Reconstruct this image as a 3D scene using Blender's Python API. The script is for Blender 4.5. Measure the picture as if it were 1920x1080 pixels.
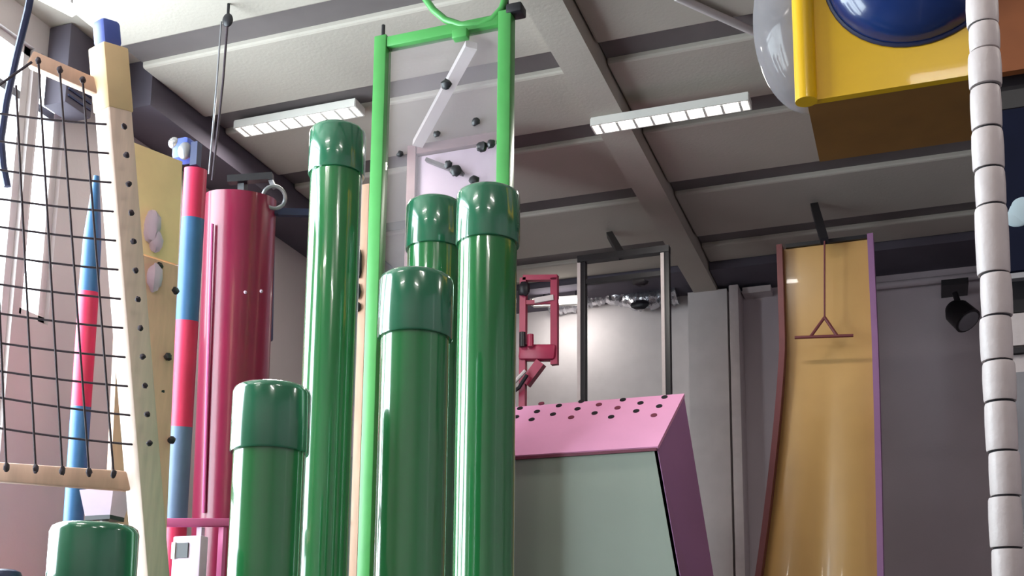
import bpy, bmesh, math, random
from mathutils import Vector, Matrix
for o in list(bpy.data.objects): bpy.data.objects.remove(o)
scene = bpy.context.scene
COL = scene.collection
rnd = random.Random(7)

# ------------------------------------------------------------------ camera
F, CX, CY, EYE = 2150.0, 960.0, 930.0, 1.5
YAW, PITCH, ROLL = math.radians(20), math.radians(9.76), math.radians(0.55)
CAMR = Matrix.Rotation(YAW, 3, 'Z') @ Matrix.Rotation(math.pi/2+PITCH, 3, 'X') @ Matrix.Rotation(ROLL, 3, 'Z')
cam = bpy.data.cameras.new('camera'); cam_o = bpy.data.objects.new('camera', cam); COL.objects.link(cam_o)
cam_o.location = (0, 0, EYE); cam_o.rotation_euler = CAMR.to_euler()
cam.sensor_width = 36; cam.lens = F/1920*36; cam.shift_y = (CY-540)/1920; cam.clip_start = .05
scene.camera = cam_o
# ------------------------------------------------------------------ sky, exposure
w = bpy.data.worlds.new('sky'); scene.world = w; w.use_nodes = True
bg = w.node_tree.nodes['Background']; bg.inputs[0].default_value = (.88, .94, 1.0, 1); bg.inputs[1].default_value = 21.0
vs = scene.view_settings
vs.view_transform = 'Standard'; vs.look = 'None'; vs.gamma = 1; vs.use_curve_mapping = False; vs.exposure = -0.32
LAMP_W = 45.0      # watts of each ceiling light
TUBE_E = 14.0

# ------------------------------------------------------------------ helpers
def ray(px, py): return CAMR @ Vector(((px-CX)/F, -(py-CY)/F, -1))
O = Vector((0, 0, EYE))
def P(px, py, d): return O + ray(px, py)*d                 # point at a camera depth
def PZ(px, py, z): r = ray(px, py); return O + r*((z-EYE)/r.z)
def PY(px, py, Y): r = ray(px, py); return O + r*(Y/r.y)
def PX(px, py, X): r = ray(px, py); return O + r*(X/r.x)

MATS = {}
def mat(name, col, rough=.5, metal=0, var=.12, scale=6, bump=0, bscale=40, spec=.5, trans=0, coat=0, stretch=None):
    if name in MATS: return MATS[name]
    m = bpy.data.materials.new(name); m.use_nodes = True; nt = m.node_tree; n = nt.nodes; l = nt.links
    b = n['Principled BSDF']
    b.inputs['Roughness'].default_value = rough; b.inputs['Metallic'].default_value = metal
    b.inputs['Specular IOR Level'].default_value = spec; b.inputs['Coat Weight'].default_value = coat
    b.inputs['Transmission Weight'].default_value = trans
    tc = n.new('ShaderNodeTexCoord'); src = tc.outputs['Object']
    if stretch:
        mp = n.new('ShaderNodeMapping'); mp.inputs['Scale'].default_value = stretch; l.new(src, mp.inputs[0]); src = mp.outputs[0]
    nz = n.new('ShaderNodeTexNoise'); nz.inputs['Scale'].default_value = scale; nz.inputs['Detail'].default_value = 4
    l.new(src, nz.inputs['Vector'])
    cr = n.new('ShaderNodeValToRGB')
    c = Vector(col)
    cr.color_ramp.elements[0].position = .3; cr.color_ramp.elements[1].position = .7
    cr.color_ramp.elements[0].color = (*(c*(1-var)), 1); cr.color_ramp.elements[1].color = (*[min(1, x*(1+var)) for x in c], 1)
    l.new(nz.outputs['Fac'], cr.inputs[0]); l.new(cr.outputs[0], b.inputs['Base Color'])
    if bump:
        n2 = n.new('ShaderNodeTexNoise'); n2.inputs['Scale'].default_value = bscale; l.new(src, n2.inputs['Vector'])
        bp = n.new('ShaderNodeBump'); bp.inputs['Strength'].default_value = bump; bp.inputs['Distance'].default_value = .01
        l.new(n2.outputs['Fac'], bp.inputs['Height']); l.new(bp.outputs[0], b.inputs['Normal'])
    MATS[name] = m; return m
def srgb(r, g, b, k=1.0):
    f = lambda x: ((x/255+.055)/1.055)**2.4 if x > 10 else x/255/12.92
    return (f(r)*k, f(g)*k, f(b)*k)
def emit(name, col, s):
    m = bpy.data.materials.new(name); m.use_nodes = True; nt = m.node_tree
    nt.nodes.remove(nt.nodes['Principled BSDF']); e = nt.nodes.new('ShaderNodeEmission')
    e.inputs[0].default_value = (*col, 1); e.inputs[1].default_value = s
    nt.links.new(e.outputs[0], nt.nodes['Material Output'].inputs[0]); MATS[name] = m; return m
def glassy(name, tint, gloss=.08, rough=.02, body=0.0, bodycol=(1, 1, 1)):   # clear sheet: transparent + gloss (+ milky body)
    m = bpy.data.materials.new(name); m.use_nodes = True; nt = m.node_tree; n = nt.nodes; l = nt.links
    n.remove(n['Principled BSDF'])
    t = n.new('ShaderNodeBsdfTransparent'); t.inputs[0].default_value = (*tint, 1)
    g = n.new('ShaderNodeBsdfGlossy'); g.inputs['Roughness'].default_value = rough
    lw = n.new('ShaderNodeLayerWeight'); pw = n.new('ShaderNodeMath'); pw.operation = 'POWER'; pw.inputs[1].default_value = 4; l.new(lw.outputs['Facing'], pw.inputs[0])
    fr = n.new('ShaderNodeMath'); fr.operation = 'MULTIPLY_ADD'; fr.inputs[1].default_value = .6; fr.inputs[2].default_value = .03; l.new(pw.outputs[0], fr.inputs[0])
    mx = n.new('ShaderNodeMixShader'); l.new(fr.outputs[0], mx.inputs[0]); l.new(t.outputs[0], mx.inputs[1]); l.new(g.outputs[0], mx.inputs[2])
    d = n.new('ShaderNodeBsdfDiffuse'); d.inputs[0].default_value = (*bodycol, 1)
    m2 = n.new('ShaderNodeMixShader'); m2.inputs[0].default_value = body; l.new(mx.outputs[0], m2.inputs[1]); l.new(d.outputs[0], m2.inputs[2])
    l.new(m2.outputs[0], n['Material Output'].inputs[0]); MATS[name] = m; return m

class MB:
    def __init__(s): s.bm = bmesh.new()
    def box(s, c, size, rot=None, bev=0):
        b = bmesh.new(); bmesh.ops.create_cube(b, size=1)
        for v in b.verts: v.co = Vector((v.co.x*size[0], v.co.y*size[1], v.co.z*size[2]))
        if bev: bmesh.ops.bevel(b, geom=b.edges[:]+b.verts[:], offset=bev, segments=2, affect='EDGES', profile=.5)
        for v in b.verts: v.co = (rot @ v.co if rot else v.co) + Vector(c)
        return s._add(b)
    def _add(s, b):
        me = bpy.data.meshes.new('t'); b.to_mesh(me); b.free(); s.bm.from_mesh(me); bpy.data.meshes.remove(me); return s
    def bar(s, a, b, wd, ht, side=None, bev=0):               # square bar a->b; side = direction of width
        a, b = Vector(a), Vector(b); z = (b-a).normalized()
        x = Vector(side) if side else Vector((1, 0, 0))
        if abs(x.normalized().dot(z)) > .95: x = Vector((0, 1, 0))
        x = (x - z*x.dot(z)).normalized(); y = z.cross(x)
        R = Matrix((x, y, z)).transposed()
        return s.box((a+b)/2, (wd, ht, (b-a).length), R, bev)
    def tube(s, pts, r, n=10, closed=False, rs=None):         # round tube along points
        pts = [Vector(p) for p in pts]; rings = []; N = len(pts); up = None
        for i, p in enumerate(pts):
            if closed: t = pts[(i+1) % N]-pts[i-1]
            else: t = pts[min(i+1, N-1)]-pts[max(i-1, 0)]
            t.normalize()
            if up is None: up = t.orthogonal().normalized()
            up = (up - t*up.dot(t)).normalized(); v = t.cross(up); rr = rs[i] if rs else r
            rings.append([s.bm.verts.new(p+(up*math.cos(k*2*math.pi/n)+v*math.sin(k*2*math.pi/n))*rr) for k in range(n)])
        for i in range(N if closed else N-1):
            A, B = rings[i], rings[(i+1) % N]
            for k in range(n): s.bm.faces.new((A[k], A[(k+1) % n], B[(k+1) % n], B[k]))
        if not closed: s.bm.faces.new(rings[0][::-1]); s.bm.faces.new(rings[-1])
        return s
    def lathe(s, prof, c=(0, 0, 0), n=40, M=None):            # profile (r,z) bottom to top round z
        c = Vector(c); rings = []
        for r, z in prof:
            rings.append([s.bm.verts.new((M @ Vector((r*math.cos(k*2*math.pi/n), r*math.sin(k*2*math.pi/n), z)) if M else Vector((r*math.cos(k*2*math.pi/n), r*math.sin(k*2*math.pi/n), z)))+c) for k in range(n)])
        for A, B in zip(rings, rings[1:]):
            for k in range(n): s.bm.faces.new((A[k], A[(k+1) % n], B[(k+1) % n], B[k]))
        s.bm.faces.new(rings[0][::-1]); s.bm.faces.new(rings[-1]); return s
    def hull(s, A, B):                                        # closed solid between two same-length loops
        a = [s.bm.verts.new(Vector(p)) for p in A]; b = [s.bm.verts.new(Vector(p)) for p in B]; n = len(a)
        s.bm.faces.new(a[::-1]); s.bm.faces.new(b)
        for k in range(n): s.bm.faces.new((a[k], a[(k+1) % n], b[(k+1) % n], b[k]))
        return s
    def ball(s, c, r, n=12, sc=(1, 1, 1), rot=None, lump=0):
        b = bmesh.new(); bmesh.ops.create_uvsphere(b, u_segments=n, v_segments=max(6, n*2//3), radius=1)
        for v in b.verts:
            k = 1+lump*(rnd.random()-.5); q = Vector((v.co.x*sc[0], v.co.y*sc[1], v.co.z*sc[2]))*r*k
            v.co = (rot @ q if rot else q)+Vector(c)
        return s._add(b)
    def sheet(s, rows):                                       # grid of points
        g = [[s.bm.verts.new(Vector(p)) for p in r] for r in rows]
        for a, b in zip(g, g[1:]):
            for k in range(len(a)-1): s.bm.faces.new((a[k], a[k+1], b[k+1], b[k]))
        return s
    def build(s, name, m, parent=None, smooth=True, base=None):
        bmesh.ops.recalc_face_normals(s.bm, faces=s.bm.faces[:])
        if parent is not None: base = parent_loc(parent)
        if base is None:
            xs = [v.co for v in s.bm.verts]
            base = Vector(((min(v.x for v in xs)+max(v.x for v in xs))/2, (min(v.y for v in xs)+max(v.y for v in xs))/2, min(v.z for v in xs)))
        base = Vector(base)
        for v in s.bm.verts: v.co -= base
        me = bpy.data.meshes.new(name); s.bm.to_mesh(me); s.bm.free()
        if smooth:
            for p in me.polygons: p.use_smooth = True
            me.set_sharp_from_angle(angle=math.radians(40))
        me.materials.append(m)
        o = bpy.data.objects.new(name, me); COL.objects.link(o)
        if parent is not None: o.parent = parent; o['_b'] = list(base)
        else: o.location = base; o['_b'] = list(base)
        return o
def parent_loc(p): return Vector(p['_b'])
def thing(name, label, cat, loc, group=None):
    o = bpy.data.objects.new(name, None); COL.objects.link(o); o.location = loc; o['_b'] = list(loc); o.empty_display_size = .1
    return tag(o, label, cat, group)
def tag(o, label, cat, group=None):
    o['label'] = label; o['category'] = cat
    if group: o['group'] = group
    return o
def struct(o, label=None):
    o['kind'] = 'structure'
    if label: o['label'] = label
    return o
def z0(v): return Vector((v.x, v.y, 0))

# ------------------------------------------------------------------ materials
M_wall   = mat('wall_paint', srgb(196, 186, 186), .75, var=.05, scale=1.2, bump=.1)
M_wallg  = mat('back_wall_paint', srgb(194, 182, 188), .75, var=.06, scale=1.0, bump=.1)
M_white  = mat('white_paint', srgb(214, 206, 206), .6, var=.04)
M_ceil   = mat('ceiling_paint', srgb(186, 178, 168), .85, var=.06, scale=.9, bump=.15)
M_shade  = mat('shade_strip_grey', srgb(112, 104, 104), .85, var=.15, scale=1.5)  # dark grey that stands in for shade between ceiling panels
M_bulk   = mat('bulkhead_paint', srgb(92, 86, 98), .8, var=.08, scale=2)
M_floor  = mat('floor_mat', srgb(84, 84, 90), .6, var=.1)
M_green  = mat('pillar_green', srgb(42, 128, 70), .16, var=.06, scale=3, spec=.8, coat=1)
M_cap    = mat('cap_green', srgb(44, 122, 88), .18, var=.05, scale=3, spec=.8, coat=1)
M_frame  = mat('frame_green', srgb(76, 156, 80), .35, var=.06)
M_dark   = mat('black_metal', srgb(30, 28, 34), .45, var=.15)
M_steel  = mat('grey_steel', srgb(150, 150, 156), .35, .6, var=.1)
M_rope   = mat('net_rope', srgb(62, 50, 58), .8, var=.2, scale=60)
M_wood   = mat('pale_timber', srgb(240, 212, 196), .5, var=.1, scale=4, stretch=(8, 8, 1))
M_tan    = mat('tan_ply', srgb(214, 172, 148), .6, var=.1, scale=4, stretch=(6, 6, 1))
M_yel    = mat('yellow_paint', srgb(250, 214, 164), .5, var=.06)
M_blue   = mat('blue_paint', srgb(52, 98, 142), .4, var=.08)
M_bluel  = mat('blue_plastic', srgb(86, 104, 190), .4, var=.08)
M_red    = mat('red_paint', srgb(200, 44, 84), .4, var=.08)
M_slate  = mat('slate_blue', srgb(90, 110, 138), .45, var=.08)
M_crim   = mat('crimson_gloss', srgb(128, 24, 58), .28, var=.08, scale=3, coat=.2)
M_navy   = mat('navy_panel', srgb(38, 46, 84), .45, var=.1)
M_mag    = mat('magenta_steel', srgb(204, 96, 150), .4, var=.06)
M_lil    = mat('lilac_paint', srgb(196, 176, 196), .5, var=.05)
M_pink   = mat('pink_panel', srgb(240, 168, 210), .5, var=.05, scale=2)
M_purp   = mat('purple_panel', srgb(150, 104, 148), .55, var=.06, scale=2)
M_ggrey  = mat('grey_green_panel', srgb(158, 168, 156), .55, var=.04, scale=1.5)
M_slide  = mat('ochre_slide', srgb(204, 160, 98), .3, var=.06, scale=2, coat=.2)
M_sedge  = mat('slide_edge_maroon', srgb(110, 48, 52), .5, var=.08)
M_rsteel = mat('maroon_steel', srgb(164, 44, 78), .4, var=.08)
M_brown  = mat('brown_steel', srgb(130, 100, 104), .5, var=.1)
M_foam   = mat('white_vinyl', srgb(210, 198, 198), .45, var=.05, scale=10, bump=.15, bscale=60)
M_yplay  = mat('yellow_plastic', srgb(238, 186, 10), .38, var=.03, coat=.1)
M_bdome  = mat('blue_dome', srgb(26, 50, 108), .2, var=.08, coat=.4)
M_orange = mat('brown_orange_panel', srgb(150, 84, 44), .6, var=.1)
M_foil   = mat('silver_foil', srgb(200, 200, 205), .25, .9, var=.1, bump=.8, bscale=30)
M_cloud  = mat('pale_cloud_paint', srgb(196, 216, 226), .5, var=.04)
M_maroonp= mat('maroon_pad', srgb(120, 50, 72), .5, var=.08)
M_glass  = glassy('window_glass', (.93, .97, .97))
M_acryl  = glassy('clear_acrylic', (.96, .95, .95), body=.10, bodycol=(.75, .66, .72))
M_bubble = glassy('clear_grey_bubble', (.72, .70, .74), rough=.08, body=.35, bodycol=(.5, .48, .52))
M_tube   = emit('fluorescent_tube', (1, .97, .92), TUBE_E)
M_refl   = mat('white_reflector', srgb(226, 222, 216), .3, var=.03)

# ------------------------------------------------------------------ room shell
H, BEAMZ, RIBZ = 6.24, 5.95, 6.08
XL, XR, YB, YF = -5.8, 6.0, 12.5, -3.5
struct(MB().box(((XL+XR)/2, (YB+YF)/2, -.1), (XR-XL+1, YB-YF+1, .2)).build('floor', M_floor))
ceil = struct(MB().box(((XL+XR)/2, (YB+YF)/2, H+.1), (XR-XL+1, YB-YF+1, .2)).build('ceiling', M_ceil))
BX = -2.05                                                   # right edge of the main beam
MB().box((BX-.13, (YB+YF)/2, (H+BEAMZ)/2+.002), (.26, YB-YF, H-BEAMZ)).build('beam', M_ceil, ceil)
SLOT = (-2.2, -.2, 1.8, 3.4, 4.9, 6.2, 7.28, 8.40, 9.68, 11.0)       # slots between the ceiling panels, backed by dark strips painted as shade
for i_ in range(len(SLOT)):
    y0 = SLOT[i_]+.28; y1 = SLOT[i_+1] if i_+1 < len(SLOT) else 11.73
    for a, b in ((XL+.46, BX-.27), (BX+.01, XR)):
        if i_: MB().box(((a+b)/2, SLOT[i_]+.14, H-.055), (b-a, .28, .11)).build('shade_strip', M_shade, ceil, smooth=False)  # dark strip in each slot paints the shadow band
        MB().box(((a+b)/2, (y0+y1)/2, (H+RIBZ)/2+.002), (b-a, y1-y0, H-RIBZ), bev=.02).build('panel', M_ceil, ceil, smooth=False)
struct(MB().box(((BX+XR)/2+.1, YB+.1, H/2), (XR-BX+.2, .2, H)).build('wall_back', M_wallg))
struct(MB().box(((XL+BX)/2-.1, YB+.1, H/2), (BX-XL+.2, .2, H)).build('wall_back_left', M_white))  # left part of the back wall, in a lighter colour
struct(MB().box((XR+.1, (YB+YF)/2, H/2), (.2, YB-YF, H)).build('wall_right', M_wallg))
struct(MB().box(((XL+XR)/2, YF-.1, H/2), (XR-XL+.4, .2, H)).build('wall_front', M_wall))
# left wall with two tall window openings
WIN = ((1.5, 5.90, 1.7), (5.96, 6.24, 4.05)); WZ1 = 6.0
m = MB(); ys = [YF]+[y for w_ in WIN for y in w_[:2]]+[YB]
for i in range(0, len(ys), 2): m.box((XL-.1, (ys[i]+ys[i+1])/2, H/2), (.2, ys[i+1]-ys[i], H))
for a, b, WZ0 in WIN:
    m.box((XL-.1, (a+b)/2, WZ0/2), (.2, b-a, WZ0)); m.box((XL-.1, (a+b)/2, (WZ1+H)/2), (.2, b-a, H-WZ1))
struct(m.build('wall_left', M_wall))
for i, (a, b, WZ0) in enumerate(WIN):
    e = bpy.data.objects.new('window_%d' % (i+1), None); COL.objects.link(e); e.location = (XL, (a+b)/2, WZ0); e['_b'] = [XL, (a+b)/2, WZ0]
    struct(e)
    m = MB()
    for y in (a+.03, b-.03): m.box((XL-.08, y, (WZ0+WZ1)/2), (.08, .06, WZ1-WZ0))
    for z in (WZ0+.03, WZ1-.03): m.box((XL-.08, (a+b)/2, z), (.08, b-a, .06))
    m.build('window_frame', M_white, e)
    TZ = 5.62
    MB().box((XL-.08, (a+b)/2, TZ), (.07, b-a, .06)).build('transom', M_steel, e)
    if b-a > 1: MB().box((XL-.08, (a+b)/2, (WZ0+TZ)/2), (.07, .06, TZ-WZ0)).build('mullion', M_white, e)
    for y0, y1 in (((a+.06, (a+b)/2-.03), ((a+b)/2+.03, b-.06)) if b-a > 1 else ((a+.06, b-.06),)):
        MB().box((XL-.08, (y0+y1)/2, (WZ0+.06+TZ-.03)/2), (.01, y1-y0, TZ-.03-WZ0-.06)).build('pane', M_glass, e)
    MB().box((XL-.08, (a+b)/2, (TZ+.03+WZ1-.06)/2), (.01, b-a-.12, WZ1-.09-TZ)).build('pane', M_glass, e)
    pl = bpy.data.lights.new('window_portal', 'AREA'); pl.shape = 'RECTANGLE'; pl.size = b-a; pl.size_y = WZ1-WZ0
    po = bpy.data.objects.new('window_portal', pl); COL.objects.link(po); po.location = (XL-.25, (a+b)/2, (WZ0+WZ1)/2)
    po.rotation_euler = (math.pi/2, 0, -math.pi/2); pl.cycles.is_portal = True
# downstand along left wall, bulkhead along back wall
struct(MB().box((XL+.225, (6.62+YB)/2, (5.86+H)/2), (.45, YB-6.62, H-5.86)).build('trim_1', M_bulk))
struct(MB().box(((BX+XR)/2, 12.12, (6.0+H)/2), (XR-BX-.02, .76, H-6.0)).build('trim_2', M_bulk))
struct(MB().box(((XL+.45+BX-.26)/2, 12.12, (6.02+H)/2), (BX-.26-XL-.47, .76, H-6.02)).build('trim_3', M_bulk))
# pilaster, white jamb on the back wall, pipe under bulkhead
a = PY(1292, 700, 12.25); b = PY(1366, 700, 12.25)
struct(MB().box(((a.x+b.x)/2, 12.375, 2.98), (b.x-a.x, .25, 5.96)).build('trim_4', M_white))
a = PY(1370, 700, 12.15); b = PY(1388, 700, 12.15)
struct(MB().box(((a.x+b.x)/2, 12.325, 2.98), (b.x-a.x, .35, 5.96), bev=.01).build('trim_5', M_foam))
a = PY(1392, 545, 12.3); b = PY(1445, 545, 12.3)
struct(MB().box(((a.x+b.x)/2, 12.4, a.z), (b.x-a.x, .2, .07)).build('trim_6', M_foam))
a = PY(1650, 492, 12.38)
struct(MB().tube([(a.x-.4, 12.42, 5.86), (XR-.2, 12.42, 5.86)], .04, 12).build('trim_7', M_wallg))

# ------------------------------------------------------------------ ceiling lights
def ceiling_light(c, L, W, label, group='louvred ceiling lights', ang=0, lamp=True, slats=9):
    zt = c[2]; t = thing('ceiling_light', label, 'ceiling light', (c[0], c[1], zt-.1), group)
    R = Matrix.Rotation(ang, 3, 'Z'); C = Vector((c[0], c[1], 0))
    q = lambda x, y, z: C + R @ Vector((x, y, 0)) + Vector((0, 0, z))
    MB().box(q(0, 0, zt-.015), (L, W, .03), R).build('housing', M_refl, t)
    for s in (-1, 1):
        MB().bar(q(-L/2, s*W/2, zt-.04), q(L/2, s*W/2, zt-.04), .012, .06, R @ Vector((0, 1, 0))).build('side_reflector', M_refl, t)
        MB().bar(q(s*L/2, -W/2, zt-.04), q(s*L/2, W/2, zt-.04), .06, .012, (0, 0, 1)).build('end_cap', M_refl, t)
        MB().tube([q(-L/2+.03, s*W/4, zt-.04), q(L/2-.03, s*W/4, zt-.04)], .012, 10).build('fluorescent_tube', M_tube, t)
    for k in range(slats):
        x = -L/2+L*(k+.5)/slats
        MB().bar(q(x, -W/2+.01, zt-.055), q(x, W/2-.01, zt-.055), .035, .02, (0, 0, 1)).build('louvre_slat', M_refl, t)
    if lamp:
        la = bpy.data.lights.new('fluorescent_glow', 'AREA'); la.shape = 'RECTANGLE'; la.size = L*.9; la.size_y = W*.8
        la.energy = LAMP_W; la.color = (1, .95, .88)
        lo = bpy.data.objects.new('fluorescent_glow', la); COL.objects.link(lo); lo.location = (c[0], c[1], zt-.09); lo.rotation_euler = (0, 0, ang)
    return t
c1 = PZ(560, 214, RIBZ); c2 = PZ(1256, 228, BEAMZ-.1)
ceiling_light((c1.x, c1.y, RIBZ), 1.1, .16, 'white louvred fluorescent light above the tallest green pillar')
ceiling_light((c2.x, c2.y, BEAMZ), 1.22, .15, 'white louvred fluorescent light crossing under the ceiling beam')
for X, Y in ((-3.6, 1.3), (.6, 1.3), (-3.6, -1.1), (.6, -1.1), (3.6, 5.3)):  # unseen fixtures added to fill the scene from the front
    ceiling_light((X, Y+.03, RIBZ), 1.2, .24, 'white louvred fluorescent light added out of view as front fill')
a = PZ(78, -10, 5.98); b = PZ(141, 22, 5.98)
t = thing('batten_light', 'slim bright batten light beside the tall window', 'ceiling light', (a+b)/2)
MB().bar(a, b, .07, .05).build('tube_cover', M_tube, t)
for p in (a.lerp(b, .15), a.lerp(b, .85)): MB().bar(p, (p.x, p.y, RIBZ), .02, .02).build('hanger', M_steel, t)

# ------------------------------------------------------------------ green stepping pillars
PR = .15
def pillar(px, top, d, label, screw=None):
    p = P(px, top, d); t = thing('climbing_pillar', label, 'climbing pillar', z0(p), 'green stepping pillars')
    zt = p.z; r = PR-.013; c = (p.x, p.y, 0)
    MB().lathe([(r, .01), (r, zt-.22)], c, 48).build('column', M_green, t)
    MB().lathe([(PR-.012, zt-.262), (PR-.003, zt-.262), (PR, zt-.256), (PR, zt-.03), (PR-.006, zt-.012), (PR-.02, zt-.002), (PR-.04, zt), (.02, zt+.002)], c, 48).build('cap', M_cap, t)
    MB().lathe([(r+.06, 0), (r+.06, .02), (r+.01, .025), (r+.01, .05)], c, 32).build('base_flange', M_dark, t)
    if screw:
        s = P(*screw, d-.05); dirn = (s-p); dirn.z = 0; dirn.normalize()
        q = Vector((p.x, p.y, s.z))+dirn*r
        MB().tube([q-dirn*.005, q+dirn*.012], .013, 10).build('screw', M_dark, t)
    return t
pillar(179, 985, 4.05, 'shortest green climbing pillar, in front of the rope net')
pillar(511, 727, 4.45, 'green climbing pillar directly in front of the crimson column')
pillar(634, 245, 6.15, 'tallest green climbing pillar, reaching the ceiling light')
pillar(781, 520, 4.62, 'lowest of three green climbing pillars clustered below the clear panel')
pillar(916, 362, 5.4, 'green climbing pillar beside the pink perforated slope, dark screw on its edge', (845, 882))
pillar(816, 382, 6.0, 'green climbing pillar mostly hidden behind two others under the clear panel')

# ------------------------------------------------------------------ green frame with clear climbing panel
pl = P(718, 80, 7.25); Yf = pl.y
pr = PY(950, 45, Yf)
xl, xr, zt = pl.x, pr.x, pl.z
t = thing('clear_climbing_wall', 'bright green steel frame holding a clear climbing panel with dark holds', 'climbing wall', ((xl+xr)/2, Yf, 0))
for x in (xl, xr): MB().bar((x, Yf, 0), (x, Yf, zt+.03), .085, .085, bev=.008).build('post', M_frame, t)
MB().bar((xl+.0425, Yf, zt-.02), (xr-.0425, Yf, zt-.02), .07, .07, (0, 1, 0), bev=.006).build('top_rail', M_frame, t)
MB().bar((xl+.0425, Yf, .4), (xr-.0425, Yf, .4), .07, .07, (0, 1, 0), bev=.006).build('bottom_rail', M_frame, t)
MB().box(((xl+xr)/2, Yf+.01, (zt+.4)/2), (xr-xl-.09, .02, zt-.4-.11)).build('clear_panel', M_acryl, t)
for x in (xl, xr):                                           # little bolts at the post tops
    MB().tube([(x, Yf, zt+.03), (x, Yf, zt+.12)], .012, 8).build('top_bolt', M_dark, t)
MB().box((xr+.06, Yf, zt+.03), (.1, .1, .06), bev=.01).build('pulley_bracket', M_dark, t)
bw = [PY(798, -2, Yf), PY(815, 22, Yf), PY(838, 41, Yf), PY(865, 50, Yf), PY(900, 50, Yf), PY(925, 40, Yf), PY(943, 20, Yf), PY(950, -2, Yf)]
MB().tube([q+Vector((0, -.02, .0)) for q in bw], .022, 12).build('bow_bracket', M_frame, t)
q = PY(870, 74, Yf); MB().box(q+Vector((0, -.05, 0)), (.1, .06, .06), bev=.01).build('clamp', M_frame, t)
for hx, hy, r in ((838, 160, .034), (893, 230, .024), (820, 253, .02), (905, 277, .03), (922, 272, .026), (856, 322, .034), (842, 310, .024), (890, 340, .03), (752, 290, .02)):
    q = PY(hx, hy, Yf); q.y = Yf-.012
    MB().ball(q, r, 10, (1.2, .7, 1), lump=.35).build('hold', M_dark, t)
# brown framed lilac panel behind, white brace
Yb = 8.05
a = PY(775, 284, Yb); b = PY(930, 272, Yb); zz = a.z
t = thing('lilac_panel_frame', 'brown steel frame with a lilac board behind the clear climbing panel', 'climbing frame', ((a.x+b.x)/2, Yb, 0))
for x in (a.x, b.x+.1): MB().bar((x, Yb, 0), (x, Yb, zz+.04), .075, .075).build('post', M_brown, t)
MB().bar((a.x+.0375, Yb, zz), (b.x+.0625, Yb, zz), .06, .08, (0, 1, 0)).build('top_bar', M_brown, t)
MB().box(((a.x+b.x)/2+.05, Yb+.02, zz/2+.1), (b.x-a.x+.02, .02, zz-.3)).build('board', M_lil, t)
MB().bar(PY(800, 300, Yb-.05), PY(868, 326, Yb-.05), .03, .05).build('arm', M_dark, t)
a = PZ(884, 84, RIBZ-.07); b = PY(783, 270, 7.98)
tag(MB().bar(a, b, .085, .05, (1, 0, 0)).build('diagonal_brace', M_white), 'slanting white brace running from ceiling to the brown frame', 'brace')
# cream post between the pillars
a = P(686, 350, 7.9); b = P(668, 1000, 7.9)
t = thing('timber_post', 'pale cream timber post between the tallest pillar and the green frame', 'post', z0(a))
MB().bar((a.x, a.y, 0), (a.x, a.y, a.z), .1, .09, bev=.008).build('post_body', M_tan, t)
for yy, hh in ((505, .16), (560, .08), (590, .05)):
    q = P(681, yy, 7.85); MB().ball((a.x-.01, a.y-.06, q.z), .035, 10, (.9, .6, hh/.05), lump=.3).build('hold', M_dark, t)
q = P(661, 998, 7.9); MB().ball((a.x-.03, a.y-.05, q.z), .02, 8).build('bolt', M_dark, t)

# ------------------------------------------------------------------ leaning timber frame with rope net
D0 = 5.0
A = P(203, 92, D0); B = P(284, 1085, D0)                     # post axis in view
ax = (A-B).normalized(); foot = B-ax*(B.z/ax.z)
t = thing('net_frame', 'leaning pale timber frame with a brown rope climbing net by the window', 'climbing net', foot)
PW = .115
pd = (Matrix.Rotation(YAW, 3, 'Z') @ Vector((math.cos(math.radians(-38)), math.sin(math.radians(-38)), 0)))
MB().bar(foot, A, PW, PW, pd, bev=.01).build('post', M_wood, t)
MB().bar(A-ax*.28, A+ax*.003, PW+.008, PW+.008, pd, bev=.008).build('yellow_sleeve', M_yel, t)
MB().bar(A+ax*.003, A+ax*.12, PW*.8, PW*.8, pd, bev=.02).build('blue_cap', M_bluel, t)
def onpost(py):                                               # point of the post axis at a height
    s0, s1 = 0., 1.
    for _ in range(30):
        mdl = (s0+s1)/2; q = foot.lerp(A, mdl); v = CAMR.transposed() @ (q-O); y = CY-F*v.y/-v.z
        if y > py: s0 = mdl
        else: s1 = mdl
    return foot.lerp(A, s0)
DN = 4.93                                                     # the net hangs in one plane square to the post
MB().bar(onpost(178), P(58, 112, DN+.03), .07, .055, (0, 0, 1), bev=.01).build('top_rail', M_tan, t)
MB().bar(onpost(905), P(-60, 882, DN+.03), .085, .055, (0, 0, 1), bev=.01).build('bottom_rail', M_tan, t)
front = -ray(240, 500).normalized()
def rope(name, a, b, sag=0, r=.0048, seg=7):
    pts = [a.lerp(b, k/seg)+Vector((0, 0, -sag*4*(k/seg)*(1-k/seg))) for k in range(seg+1)]
    return MB().tube(pts, r, 6).build(name, M_rope, t)
for i in range(12):
    yy = 237+54*i; q = onpost(yy)+front*.06
    xx = 227+i*4.3
    rope('rope', q, P(-40, yy-.115*(xx+40)+rnd.uniform(-3, 3), DN-.03), .008)
    MB().ball(P(xx+6, yy, DN-.035), .013, 8, lump=.3).build('knot', M_rope, t)
for xb_, xt_, yt_ in ((213, 155, 150), (167, 112, 131), (117, 72, 114), (67, 30, 160), (12, -18, 185), (-40, -66, 205)):
    rope('rope', P(xb_, 888-(213-xb_)*.06, DN-.03), P(xt_, yt_, DN-.03))
    MB().ball(P(xb_, 888-(213-xb_)*.06, DN-.035), .013, 8, (1, 1, 1.6), lump=.3).build('knot', M_rope, t)
    if xt_ > 60: MB().ball(P(xt_, yt_, DN-.035), .013, 8, (1, 1, 1.3), lump=.3).build('knot', M_rope, t)
rope('border_rope', P(60, 116, DN-.02), P(-66, 205, DN-.03), 0, .006)
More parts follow.
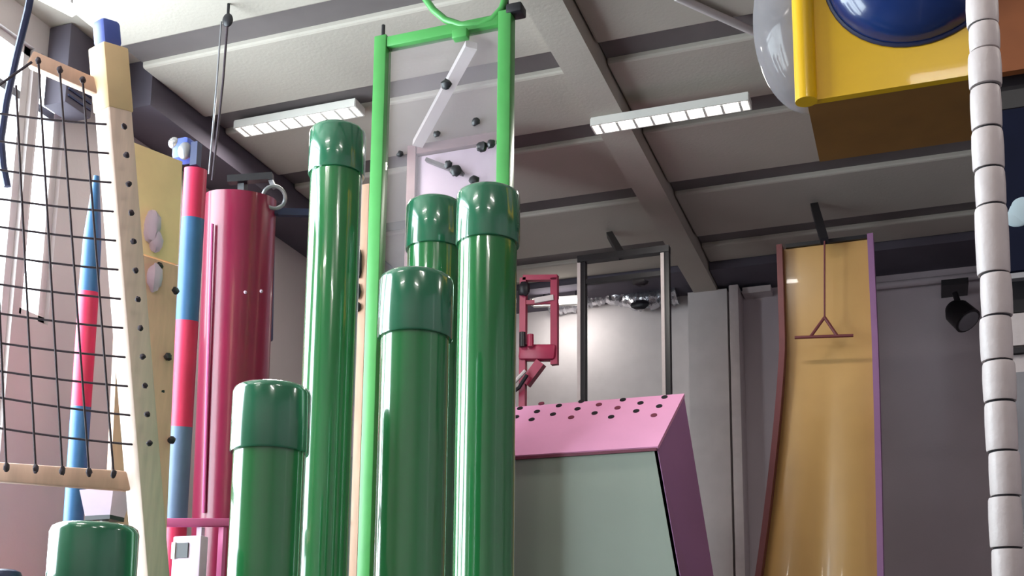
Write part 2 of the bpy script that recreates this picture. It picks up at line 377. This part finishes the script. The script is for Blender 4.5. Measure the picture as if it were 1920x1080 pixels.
# tan climbing board beside the post
d = 5.75
ptl, ptr, pbr = P(238, 262, d), P(342, 303, d+.25), P(312, 1080, d+.1)
xv = (ptr-ptl); xv.z = 0; th = Vector((xv.y, -xv.x, 0)).normalized()*-.04
btm = lambda p: Vector((p.x, p.y, 0))
t = thing('climbing_board', 'tall tan and yellow climbing board with dark bolts behind the leaning post', 'climbing board', btm((ptl+ptr)/2))
mid_l = ptl.lerp(btm(ptl), .25); mid_r = ptr.lerp(btm(ptr), .25)
def plate(name, mt, q, parent, th): return MB().hull(q, [p+th for p in q]).build(name, mt, parent)
lean = Vector(((pbr-ptr).x, (pbr-ptr).y, 0))*1.0
bl_, br_ = btm(ptl)+lean*1.6, btm(ptr)+lean*1.6
cut = .13
plate('upper_sheet', M_yel, [ptl, ptr, ptr.lerp(br_, cut), ptl.lerp(bl_, cut)], t, th)
plate('lower_sheet', M_tan, [ptl.lerp(bl_, cut+.002), ptr.lerp(br_, cut+.002), br_, bl_], t, th)
for hx, hy in ((326, 546), (312, 670), (299, 736), (319, 826), (296, 500), (284, 590), (300, 900)):
    q = P(hx, hy, d+.12); MB().ball(q-th*.35, .02, 8, lump=.3).build('bolt', M_dark, t)
for hx, hy, r in ((283, 425, .07), (292, 452, .05), (288, 520, .06)):
    q = P(hx, hy, d+.08); MB().ball(q, r, 10, (.8, .6, 1.2), lump=.3).build('hold', M_lil, t)
# lilac tray under the bottom rail
a = P(198, 945, 5.3)
t = thing('hanging_tray', 'small lilac tray under the rope net rail behind the shortest pillar', 'tray', z0(a))
MB().hull([a+Vector((-.07, -.05, -.06)), a+Vector((.07, -.05, -.06)), a+Vector((.07, .05, -.06)), a+Vector((-.07, .05, -.06))],
          [a+Vector((-.095, -.07, .06)), a+Vector((.095, -.07, .06)), a+Vector((.095, .07, .06)), a+Vector((-.095, .07, .06))]).build('tray_body', M_lil, t)
MB().box(a+Vector((0, 0, -.07)), (.14, .1, .02)).build('base_strip', M_dark, t)
MB().tube([(a.x, a.y, 0), (a.x, a.y, a.z-.08)], .02, 10).build('stand', M_steel, t)
# loose dark strap near the window, padded bollard
pts = [P(62, -30, 5.4), P(52, 20, 5.4), P(30, 110, 5.4), P(12, 190, 5.4), P(2, 260, 5.4), P(6, 310, 5.4), P(14, 350, 5.4)]
st = PZ(72, -70, RIBZ)
tag(MB().tube([st]+pts, .017, 8).build('hanging_strap', M_navy), 'dark strap hanging from the ceiling in front of the bright window', 'strap')
a = P(12, 1068, 4.2)
tag(MB().lathe([(.06, 0), (.06, a.z-.03), (.05, a.z-.008), (.03, a.z)], (a.x, a.y, 0), 24).build('padded_bollard', M_navy), 'dark rounded bollard top below the rope net', 'bollard')
# dark wall unit on left wall behind the post top
a = PX(122, 190, XL+.2); b = PX(186, 30, XL+.2); b.y = min(b.y, 6.6)
t = thing('air_unit', 'dark navy box unit on the left wall behind the post top', 'wall unit', (XL+.1, (a.y+b.y)/2, a.z))
MB().box((XL+.1, (a.y+b.y)/2, (a.z+6.235)/2), (.2, b.y-a.y, 6.235-a.z), bev=.015).build('casing', M_bulk, t)
for k in range(4): MB().box((XL+.205, (a.y+b.y)/2, a.z+.06+k*.05), (.012, (b.y-a.y)*.85, .015)).build('vent_slat', M_navy, t)

# ------------------------------------------------------------------ striped spires
def spire(x0, y0, x1, y1, d, w_, bands, label, tip=0):
    A_ = P(x0, y0, d); B_ = P(x1, y1, d); ax_ = (A_-B_).normalized(); f0 = B_-ax_*(B_.z/ax_.z)
    t = thing('striped_spire', label, 'striped spire', f0)
    L = (A_-B_)
    edges = [y for y, _ in bands]+[None]
    for i, (yy, mt) in enumerate(bands):
        s0 = (yy-y0)/(y1-y0); p0 = A_-L*s0
        p1 = A_-L*((bands[i+1][0]-y0)/(y1-y0)) if i+1 < len(bands) else f0
        if i == 0 and tip:
            MB().tube([p1, p1.lerp(p0, .45), p0], 0, 20, rs=[w_/2, w_/2*.9, w_/2*.3]).build('band', mt, t)
        else: MB().tube([p1, p0], w_/2, 20).build('band', mt, t)
    return t
spire(181, 330, 138, 970, 7.4, .125, [(330, M_blue), (547, M_red), (762, M_blue), (1010, M_red)], 'slim tapering blue and red striped spire behind the rope net', 1)
spire(367, 318, 330, 970, 7.4, .145, [(318, M_red), (410, M_blue), (602, M_red), (800, M_slate), (985, M_red)], 'red and blue banded column beside the crimson column')
# ------------------------------------------------------------------ crimson column
A = P(452, 372, 8.0); B = P(428, 960, 8.0); ax = (A-B).normalized(); foot = B-ax*(B.z/ax.z)
t = thing('crimson_column', 'thick glossy crimson column with a navy back edge and seam', 'climbing column', foot)
MB().tube([foot, foot.lerp(A, .5), A], .243, 40).build('column_body', M_crim, t)
q = P(497, 375, 8.2); q2 = P(492, 640, 8.2)
MB().bar(q, q2, .12, .12, bev=.02).build('navy_backing', M_navy, t)
for sx0, sx1 in ((398, 382),):
    a = P(sx0, 420, 7.77); b = P(sx1, 962, 7.77); MB().tube([a, b], .012, 8).build('seam_strip', M_mag, t)
MB().bar(P(428, 338, 7.95), P(512, 332, 7.95), .05, .06, (0, 0, 1)).build('top_bracket', M_dark, t)
MB().bar(P(455, 345, 7.97), P(455, 385, 7.97), .05, .05).build('bracket_stub', M_dark, t)
c = P(514, 370, 7.9); v = (c-O).normalized(); e1 = v.cross(Vector((0, 0, 1))).normalized(); e2 = e1.cross(v)
MB().tube([c+(e1*math.cos(k*math.pi/10)+e2*math.sin(k*math.pi/10))*.075 for k in range(20)], .014, 8, True).build('pulley_ring', M_steel, t)
MB().bar(P(508, 338, 7.95), P(514, 352, 7.92), .03, .03).build('ring_link', M_steel, t)
for sx, sy in ((460, 548), (490, 546)):
    MB().ball(P(sx, sy, 7.78), .012, 8).build('bolt', M_lil, t)
MB().bar(P(520, 398, 8.0), P(600, 400, 8.1), .05, .04, (0, 0, 1)).build('side_arm', M_navy, t)
MB().bar(P(462, 392, 8.0), P(522, 398, 8.0), .04, .04, (0, 0, 1)).build('side_arm', M_navy, t)
# lilac pole
A = P(366, 560, 7.55); B = P(347, 965, 7.55); ax = (A-B).normalized(); foot = B-ax*(B.z/ax.z)
tag(MB().tube([foot, A], .018, 12).build('lilac_pole', M_lil), 'thin lilac pole between the banded column and the crimson column', 'pole')
# pink rail gate with box
a = P(308, 980, 6.9); b = P(430, 980, 7.1); 
t = thing('rail_gate', 'magenta rail gate at the foot of the crimson column', 'gate', z0((a+b)/2))
MB().bar(a, b, .05, .06, (0, 0, 1), bev=.008).build('top_rail', M_mag, t)
for f_ in (.56, .9):
    p = a.lerp(b, f_); MB().bar((p.x, p.y, 0), (p.x, p.y, p.z-.03), .035, .035).build('upright', M_mag if f_ > .6 else M_lil, t)
c = P(356, 1040, 6.9)
t = thing('control_box', 'pale lilac control box with a small dark display under the magenta rail', 'control box', (c.x, c.y, 0))
MB().box((c.x, c.y, c.z-.1), (.2, .08, .42), bev=.01).build('casing', M_lil, t)
q = P(338, 1031, 6.85); MB().box((q.x, c.y-.043, q.z), (.08, .012, .09)).build('display', M_dark, t)
q = P(318, 1031, 6.85); MB().box((q.x, c.y-.04, q.z), (.025, .03, .1)).build('highlight_block', M_white, t)  # white block painted in as a highlight beside the box
MB().tube([(c.x, c.y, 0), (c.x, c.y, c.z-.3)], .025, 10).build('stand', M_steel, t)
# belay line with pulley hanging from the ceiling
a = PZ(427, 38, RIBZ-.12)
t = thing('belay_line', 'thin dark belay line on a black pulley hanging from the ceiling', 'rope', (a.x, a.y, a.z-1.6))
MB().tube([(a.x, a.y, RIBZ), (a.x, a.y, a.z+.03)], .01, 8).build('hanger', M_dark, t)
MB().ball(a, .05, 12, (.8, .5, 1)).build('pulley', M_dark, t)
lo_ = P(398, 338, (a-O).dot(CAMR @ Vector((0, 0, -1)))+.1)
MB().tube([a, a+Vector((-.01, 0, -.45)), lo_], .008, 8).build('line', M_rope, t)
MB().tube([a+Vector((-.05, 0, 0)), a+Vector((-.06, 0, -.5)), lo_+Vector((-.03, 0, .05))], .006, 8).build('line', M_steel, t)
# belay unit above the banded column
c = P(346, 283, 7.5)
t = thing('belay_unit', 'silver and blue belay unit above the banded column', 'belay device', c)
MB().box(c, (.13, .12, .15), bev=.03).build('housing', M_bluel, t)
MB().ball(c+Vector((.04, -.05, -.03)), .05, 12, (1, .7, 1.2)).build('drum', M_steel, t)
MB().ball(c+Vector((-.05, -.05, .04)), .04, 12, (1, .7, 1)).build('cover', M_foil, t)
q = P(366, 312, 7.4)
MB().bar(q, q+Vector((0, 0, .16)), .05, .05).build('stub', M_navy, t)
MB().bar(q+Vector((0, 0, .12)), c+Vector((0, 0, 0)), .04, .04, (0, 0, 1)).build('arm', M_navy, t)
# ------------------------------------------------------------------ pink wedge
Yp = 8.55
F1 = PY(1232, 838, Yp); F2 = PY(1275, 1080, Yp); G1 = PY(1281, 738, Yp+.62); G2 = PY(1337, 1080, Yp+.62)
def down(p, q): k = p.z/(p.z-q.z); return p+(q-p)*k
f0 = down(F1, F2); g0 = down(G1, G2)
xw = F1.x-1.75
t = thing('climbing_wedge', 'pink topped climbing wedge with grey-green front and purple side', 'climbing wall', ((xw+F1.x)/2, Yp+.3, 0))
th = Vector((0, .03, 0))
q = [Vector((xw, Yp, 0)), f0, F1-Vector((0, 0, .02)), Vector((xw, Yp, F1.z-.02))]
plate('front_panel', M_ggrey, q, t, th)
n_ = Vector((.03, 0, 0))
q = [f0+Vector((.006, 0, 0)), g0+Vector((.006, 0, 0)), G1+Vector((.006, 0, -.02)), F1+Vector((.006, 0, -.02))]
MB().hull(q, [p-n_ for p in q]).build('side_panel', M_purp, t)
sl = [Vector((xw, Yp-.02, F1.z)), Vector((F1.x+.01, Yp-.02, F1.z)), Vector((G1.x+.01, Yp+.62, G1.z)), Vector((xw, Yp+.62, G1.z))]
nn = (sl[1]-sl[0]).cross(sl[3]-sl[0]).normalized()
MB().hull(sl, [p-nn*.03 for p in sl]).build('sloped_top', M_pink, t)
MB().box(((xw+F1.x)/2, Yp-.012, F1.z-.022), (F1.x-xw, .02, .022)).build('shadow_gap_trim', M_maroonp, t)
MB().box(((xw+G1.x)/2, Yp+.63, G1.z/2), (G1.x-xw, .03, G1.z-.04)).build('back_panel', M_purp, t)
holes = [(1015, 757), (1048, 761), (1090, 753), (1123, 759), (1168, 750), (1201, 756), (1246, 745), (1007, 772), (1037, 777), (975, 766), (1083, 767), (1158, 765), (1193, 771), (1236, 762),
         (997, 787), (1071, 783), (1115, 775), (1146, 782), (1226, 779), (968, 782), (1040, 765)][:20]
for hx, hy in holes:
    r = ray(hx, hy); k = (sl[0]-O).dot(nn)/r.dot(nn); q = O+r*k
    b_ = MB(); zx = nn; xx = Vector((1, 0, 0)); yy = zx.cross(xx)
    b_.tube([q-nn*.004, q+nn*.006], .027, 12); b_.build('bolt_hole', M_maroonp if rnd.random() < .2 else M_dark, t)
# ------------------------------------------------------------------ dark gantry frame
Yg = 9.55
a = PY(1092, 488, Yg); b = PY(1248, 480, Yg)
t = thing('gantry_frame', 'dark grey steel gantry frame standing behind the pink wedge', 'steel frame', ((a.x+b.x)/2, Yg, 0))
zt = (a.z+b.z)/2
for x in (a.x, b.x): MB().bar((x, Yg, 0), (x, Yg, zt), .075, .075, bev=.006).build('post', M_dark, t)
for x in (a.x, b.x): MB().box((x-.022, Yg-.042, zt/2+.02), (.03, .008, zt-.06)).build('lit_face_strip', M_foam, t)  # pale strip imitates the lit front of each post
MB().bar((a.x-.0375, Yg, zt+.03), (b.x+.0375, Yg, zt+.03), .06, .08, (0, 0, 1)).build('top_beam', M_dark, t)
zz = PY(1170, 523, Yg+.02).z
MB().bar((a.x+.04, Yg, zz), (b.x-.04, Yg, zz), .045, .05, (0, 0, 1)).build('cross_bar', M_dark, t)
MB().bar(PY(1166, 480, Yg), PZ(1143, 440, RIBZ-.03), .06, .06).build('strut', M_dark, t)
MB().ball(PY(1200, 530, Yg-.02), .05, 10, (1.5, .7, .6), lump=.4).build('pulley', M_dark, t)
# foil duct behind
pts = [PY(x, y_, 12.34) for x, y_ in ((1030, 572), (1070, 566), (1110, 556), (1150, 550), (1190, 562), (1225, 560), (1275, 548))]
pp = []; rs = []
for i in range(len(pts)-1):
    for k in range(10):
        pp.append(pts[i].lerp(pts[i+1], k/10)); rs.append(.11+.018*(k % 2)+rnd.uniform(-.02, .02))
t = thing('foil_duct', 'crumpled silver foil duct along the back wall behind the gantry', 'duct', pts[0])
MB().tube(pp, .1, 14, rs=rs).build('duct_body', M_foil, t)
for i in (1, 4): MB().bar(pts[i], (pts[i].x, 12.49, pts[i].z), .04, .04).build('wall_clip', M_dark, t)
MB().ball(PY(1200, 572, 12.2), .08, 10, (1.3, .6, .7), lump=.3).build('damper', M_dark, t)
# wall batten lamp next to the duct
a = PY(1000, 568, 11.95); b = PY(1100, 562, 11.95)
t = thing('hanging_batten_light', 'bright fluorescent batten hanging before the paler back wall beside the foil duct', 'light', a.lerp(b, .5))
MB().bar(a, b, .06, .1, (0, 1, 0)).build('housing', M_refl, t)
MB().tube([a+Vector((.04, -.06, -.02)), b+Vector((-.04, -.06, -.02))], .02, 10).build('fluorescent_tube', M_tube, t)
for p in (a.lerp(b, .2), a.lerp(b, .8)): MB().bar(p, (p.x, p.y, 6.02), .015, .015).build('hanger', M_dark, t)
for p in (a, b): MB().box(p+Vector((0, -.05, -.01)), (.03, .06, .07)).build('end_cap', M_refl, t)
la = bpy.data.lights.new('batten_glow', 'AREA'); la.shape = 'RECTANGLE'; la.size = .6; la.size_y = .06; la.energy = 9; la.color = (1, .97, .93)
lo = bpy.data.objects.new('batten_glow', la); COL.objects.link(lo); lo.location = a.lerp(b, .5)+Vector((0, 0, -.08)); lo.rotation_euler = (math.radians(40), 0, 0)
# ------------------------------------------------------------------ maroon winch frame
Yw = 9.7
def W(x, y_): return PY(x, y_, Yw)
t = thing('winch_frame', 'maroon steel winch frame beside the gantry above the pink wedge', 'winch', z0(W(985, 600)))
lp, rp = W(982, 522), W(1040, 522)
MB().bar((lp.x, Yw, 0), lp, .06, .06).build('mast', M_rsteel, t)
MB().bar(rp, W(1040, 684), .065, .06).build('post', M_rsteel, t)
MB().bar(lp, rp+Vector((.03, 0, 0)), .05, .06, (0, 0, 1)).build('top_bar', M_rsteel, t)
MB().bar(W(982, 568), W(1036, 566), .04, .04, (0, 0, 1)).build('mid_bar', M_rsteel, t)
MB().bar(W(975, 662), W(1044, 662), .15, .12, (0, 0, 1), bev=.03).build('lower_beam', M_rsteel, t)
MB().bar(W(1015, 680), W(985, 720), .09, .08).build('bracket', M_rsteel, t)
MB().tube([W(1000, 655)+Vector((0, -.08, 0)), W(1000, 632)+Vector((0, -.08, 0))], .03, 10).build('drum', M_rsteel, t)
MB().tube([W(985, 655)+Vector((0, -.08, 0)), W(985, 628)+Vector((0, -.08, 0))], .03, 10).build('drum', M_dark, t)
MB().tube([W(995, 708)+Vector((0, -.1, 0)), W(980, 732)+Vector((0, -.1, 0)), W(958, 748)+Vector((0, -.1, 0))], .018, 8).build('cable', M_dark, t)
MB().tube([W(992, 700)+Vector((0, -.1, 0)), W(962, 732)+Vector((0, -.1, 0))], .018, 8).build('cable', M_foam, t)
MB().ball(W(985, 545)+Vector((0, -.05, 0)), .06, 10, (1, .7, 1.2), lump=.3).build('motor', M_dark, t)
MB().bar(W(1005, 566)+Vector((0, -.03, 0)), W(1040, 560)+Vector((0, -.03, 0)), .05, .03, (0, 0, 1)).build('label_plate', M_foam, t)

# ------------------------------------------------------------------ drop slide
Ys = 10.05
S0 = PY(1552, 458, Ys); zs = S0.z
xa = PY(1474, 600, Ys).x; xb = PY(1634, 600, Ys).x
t = thing('drop_slide', 'tall ochre vertical drop slide with maroon and purple side boards', 'slide', ((xa+xb)/2, Ys, 0))
def prof(z):                                                   # how far the chute has come forward at height z
    u = max(0, (zs-1.35-z)/(zs-1.35)); return -.65*u**1.8
N = 34; zsn = [zs*(1-i/N) for i in range(N)]+[.02]
def flare(z): u = max(0, (zs-.9-z)/2.4); return .3*min(u, 1.2)**1.2
rows = []
M_ = 14
for z in zsn:
    yy = Ys+prof(z); r_ = []
    for j in range(M_+1):
        s = j/M_; x = xa-flare(z)+(xb-xa+flare(z)*.85)*s
        bulge = .05*min(1, max(0, (zs-1.0-z)/1.5))*(abs(math.sin(math.pi*s*2))-.3) if z < zs-1.0 else 0
        r_.append(Vector((x, yy-bulge, z)))
    rows.append(r_)
m = MB()
m.sheet(rows)
bk = [[p+Vector((0, .05, 0)) for p in r] for r in rows]; m.sheet([r[::-1] for r in bk])
m.sheet([[a, b] for a, b in zip([r[0] for r in rows], [r[0] for r in bk])]); m.sheet([[a, b] for a, b in zip([r[-1] for r in bk], [r[-1] for r in rows])])
m.sheet([rows[0], bk[0]]); bmesh.ops.remove_doubles(m.bm, verts=m.bm.verts[:], dist=1e-4)
m.build('chute', M_slide, t)
for k, mt, w0, f0_ in ((0, M_sedge, -.05, .14), (-1, M_purp, .05, .14)):
    m = MB(); inner = []; 
    for i, r in enumerate(rows):
        p = r[k]; x0, x1 = p.x, p.x+w0*1.0
        ff = f0_
        inner.append([Vector((x0, p.y-ff, p.z)), Vector((x1, p.y-ff, p.z)), Vector((x1, p.y+.1, p.z)), Vector((x0, p.y+.1, p.z)), Vector((x0, p.y-ff, p.z))])
    m.sheet(inner)
    bmesh.ops.remove_doubles(m.bm, verts=m.bm.verts[:], dist=1e-5)
    bmesh.ops.holes_fill(m.bm, edges=[e for e in m.bm.edges if e.is_boundary])
    m.build('side_board', mt, t)
MB().box(((xa+xb)/2+.02, Ys+.02, zs+.02), (xb-xa, .1, .035)).build('top_bar', M_dark, t)
for x in (xa+.1, xb-.1): MB().bar((x, Ys+.12, 0), (x, Ys+.12, zs), .09, .09).build('back_post', M_sedge, t)
# trapeze
Yt = Ys-.22
top = PZ(1527, 386, RIBZ-.03); low = PY(1546, 452, Yt)
t = thing('trapeze', 'brown trapeze bar on a rope in front of the ochre slide', 'trapeze', PY(1545, 632, Yt))
MB().bar(top, low, .07, .06).build('arm', M_dark, t)
br0, br1 = PY(1490, 633, Yt), PY(1600, 629, Yt); ap = PY(1546, 595, Yt)
MB().tube([br0, br1], .014, 10).build('bar', M_brown if False else M_sedge, t)
MB().tube([low, ap], .008, 8).build('rope', M_sedge, t)
MB().tube([br0.lerp(br1, .27), ap], .014, 8).build('strap', M_sedge, t)
MB().tube([br0.lerp(br1, .73), ap], .014, 8).build('strap', M_sedge, t)
# wall spotlight
c = PY(1800, 570, 12.28)
t = thing('wall_spotlight', 'black spotlight on a bracket on the grey wall right of the slide', 'spotlight', c)
MB().box(PY(1790, 545, 12.3)+Vector((0, 0, .03)), (.26, .4, .06)).build('bracket', M_dark, t)
MB().tube([PY(1790, 550, 12.15), PY(1800, 575, 12.1)], .03, 10).build('stem', M_dark, t)
a = PY(1785, 575, 12.1); b = PY(1815, 602, 12.0)
MB().tube([a, a.lerp(b, .3), b], 0, 20, rs=[.08, .13, .14]).build('lamp_head', M_dark, t)
MB().tube([b, b+(b-a).normalized()*.01], .115, 20).build('lens', M_steel, t)
# dark soft tube conduit on ceiling
a = PZ(1268, -6, RIBZ-.03); b = PZ(1428, 66, RIBZ-.03)
tag(MB().tube([a, b], .028, 10).build('ceiling_conduit', M_white), 'pale conduit pipe running diagonally across the ceiling coffer', 'pipe')

# ------------------------------------------------------------------ play tower with yellow lookout box
Yy = 4.85
c0 = PY(1512, 190, Yy); c1_ = PY(1868, 140, Yy)
zb = c0.z; xL, xR = c0.x, c1_.x; zT = zb+1.05; dep = .62
t = thing('play_tower', 'soft play tower with a yellow lookout box and blue bubble window', 'play structure', ((xL+xR)/2+.5, Yy+.3, 0))
# front panel with a round opening ringed by a dark rim
ctr = PY(1714, -66, Yy); RD = .375
m = MB(); K = 48
outer = []
for k in range(K):
    a = 2*math.pi*k/K; dx, dz = math.cos(a), math.sin(a)
    s = 1e9
    if dx > 1e-6: s = min(s, (xR-ctr.x)/dx)
    if dx < -1e-6: s = min(s, (xL-ctr.x)/dx)
    if dz > 1e-6: s = min(s, (zT-ctr.z)/dz)
    if dz < -1e-6: s = min(s, (zb-ctr.z)/dz)
    outer.append(Vector((ctr.x+dx*s, Yy, ctr.z+dz*s)))
corners = [Vector((x, Yy, z)) for x in (xL, xR) for z in (zb, zT)]
for cc in corners:
    i = min(range(K), key=lambda k: (outer[k]-cc).length); outer[i] = cc
inner = [Vector((ctr.x+RD*math.cos(2*math.pi*k/K), Yy, ctr.z+RD*math.sin(2*math.pi*k/K))) for k in range(K)]
th = Vector((0, .04, 0))
m.sheet([r+[r[0]] for r in (inner, outer, [p+th for p in outer], [p+th for p in inner], inner)])
bmesh.ops.remove_doubles(m.bm, verts=m.bm.verts[:], dist=1e-5)
fp = m.build('front_panel', M_yplay, t)
MB().tube([p+Vector((0, -.004, 0)) for p in inner], .012, 8, True).build('window_rim', M_navy, fp)
Mx = Matrix.Rotation(math.pi/2, 3, 'X')
MB().lathe([(RD*math.cos(a), RD*.62*math.sin(a)) for a in [i*math.pi/2/14 for i in range(14)]]+[(.004, RD*.62)], ctr+Vector((0, .01, 0)), 48, Mx).build('bubble_window', M_bdome, fp)
MB().tube([(xL, Yy-.005, zb-.005), (xL, Yy-.005, zT)], .048, 20).build('corner_post', M_yplay, t)
MB().box(((xL+xR)/2, Yy+dep/2+.02, zb+.03), (xR-xL, dep, .04)).build('base_panel', mat('base_brown', srgb(146, 100, 46), .6, var=.1), t)  # underside in one even brown, side panels yellow
MB().box((xL+.02, Yy+dep/2+.04, (zb+zT)/2+.03), (.03, dep, zT-zb-.06)).build('side_panel', M_yplay, t)
cy_ = Yy+dep/2; 
bz = PY(1490, -40, Yy+.3).z
sc = .26
Mr = Matrix.Rotation(-math.pi/2, 3, 'Y')
MB().lathe([(.46*math.cos(a), sc*math.sin(a)) for a in [i*math.pi/2/14 for i in range(14)]]+[(.004, sc)], (xL+.0, cy_, zb+.58), 48, Matrix.Diagonal((1, .62, 1)) @ Mr).build('side_bubble', M_bubble, t)
# rear mast and dark panels to the right of the padded post
def TX(px, y_, Y): return PY(px, y_, Y)
Yn = 4.7
x0 = TX(1872, 400, Yn).x; x1 = x0+.9
for x in (x0+.06, x1-.05):
    MB().bar((x, Yn+.5, 0), (x, Yn+.5, 5.1), .08, .08).build('mast', M_dark, t)
def slab(y_top, y_bot, Yq, mt, name, xs=x0, th_=.04):
    za = TX(1900, y_top, Yq).z; zb_ = TX(1900, y_bot, Yq).z
    return MB().box(((xs+x1)/2, Yq+th_/2, (za+zb_)/2), (x1-xs, th_, za-zb_)).build(name, mt, t)
slab(-120, 132, Yn+.12, M_orange, 'orange_panel')
slab(134, 202, Yn+.2, M_dark, 'gap_panel')
nv = slab(204, 508, Yn+.1, mat('deep_navy_panel', srgb(14, 20, 46), .7, var=.1, spec=.2), 'navy_panel')
for dx, dy, r in ((1908, 408, .05), (1925, 396, .07), (1945, 402, .06), (1918, 385, .045)):
    q = TX(dx, dy, Yn+.1); MB().ball((q.x, Yn+.1, q.z), r, 14, (1, .12, .8)).build('cloud', M_cloud, nv)
slab(512, 522, Yn, M_steel, 'edge_strip')
slab(526, 586, Yn+.25, M_dark, 'dark_opening_back')
slab(588, 648, Yn+.05, M_foam, 'white_shelf')
slab(652, 662, Yn+.04, M_dark, 'rail')
slab(666, 700, Yn+.06, M_foam, 'white_shelf')
slab(704, 752, Yn+.2, M_dark, 'dark_opening_back')
slab(762, 816, Yn+.1, M_maroonp, 'maroon_pad')
slab(818, 846, Yn+.08, M_mag, 'pink_pad')
slab(848, 858, Yn, M_foam, 'white_rail')
slab(862, 1300, Yn+.15, M_wall, 'lower_panel')
q = TX(1905, 745, Yn-.02); MB().ball((q.x, Yn+.1, q.z), .05, 14).build('white_knob', M_foam, t)
MB().bar((x0+.04, Yn+.02, 0), (x0+.04, Yn+.02, TX(1890, 700, Yn).z), .05, .05).build('support', M_steel, t)
# ------------------------------------------------------------------ white padded post
ycut = [-70, -12, 50, 100, 167, 245, 320, 389, 516, 596, 679, 755, 848, 932, 1029, 1120]
A = P(1837, -70, 3.62); B = P(1893, 1120, 3.3); ax = (A-B).normalized(); foot = B-ax*(B.z/ax.z)
t = thing('padded_post', 'white segmented padded post standing before the play tower', 'padded post', foot)
MB().tube([foot, A+ax*.05], .03, 12).build('pole', M_dark, t)
def onax(y_):
    s0, s1 = 0., 1.
    for _ in range(30):
        mdl = (s0+s1)/2; q = foot.lerp(A, mdl); v = CAMR.transposed() @ (q-O); y = CY-F*v.y/-v.z
        if y > y_: s0 = mdl
        else: s1 = mdl
    return foot.lerp(A, s0)
ends = [A+ax*.02]+[onax(y_) for y_ in ycut[1:]]
while ends[-1].z > .3: ends.append(ends[-1]-ax*.155)
ends.append(foot+ax*.01)
for i in range(len(ends)-1):
    p, q = ends[i], ends[i+1]; L = (p-q).length; g = .0025
    dx = Vector((rnd.uniform(-.004, .004), rnd.uniform(-.003, .003), 0)); R_ = .0455+rnd.uniform(-.002, .003)
    pr_ = [(g, .033), (g+.001, R_*.95), (g+.008, R_*.985), (L*.3, R_), (L*.6, R_*1.01), (L-g-.008, R_*.98), (L-g-.001, R_*.94), (L-g, .033)]
    MB().tube([q+ax*a_+dx for a_, _ in pr_], 0, 22, rs=[r for _, r in pr_]).build('foam_sleeve', M_foam, t)
    if i and p.z > 1.6: MB().tube([p+(Vector((math.cos(k*math.pi/8), math.sin(k*math.pi/8), 0)))*.036 for k in range(16)], .004, 6, True).build('tie', M_dark, t)

for o in bpy.data.objects:
    if '_b' in o: del o['_b']
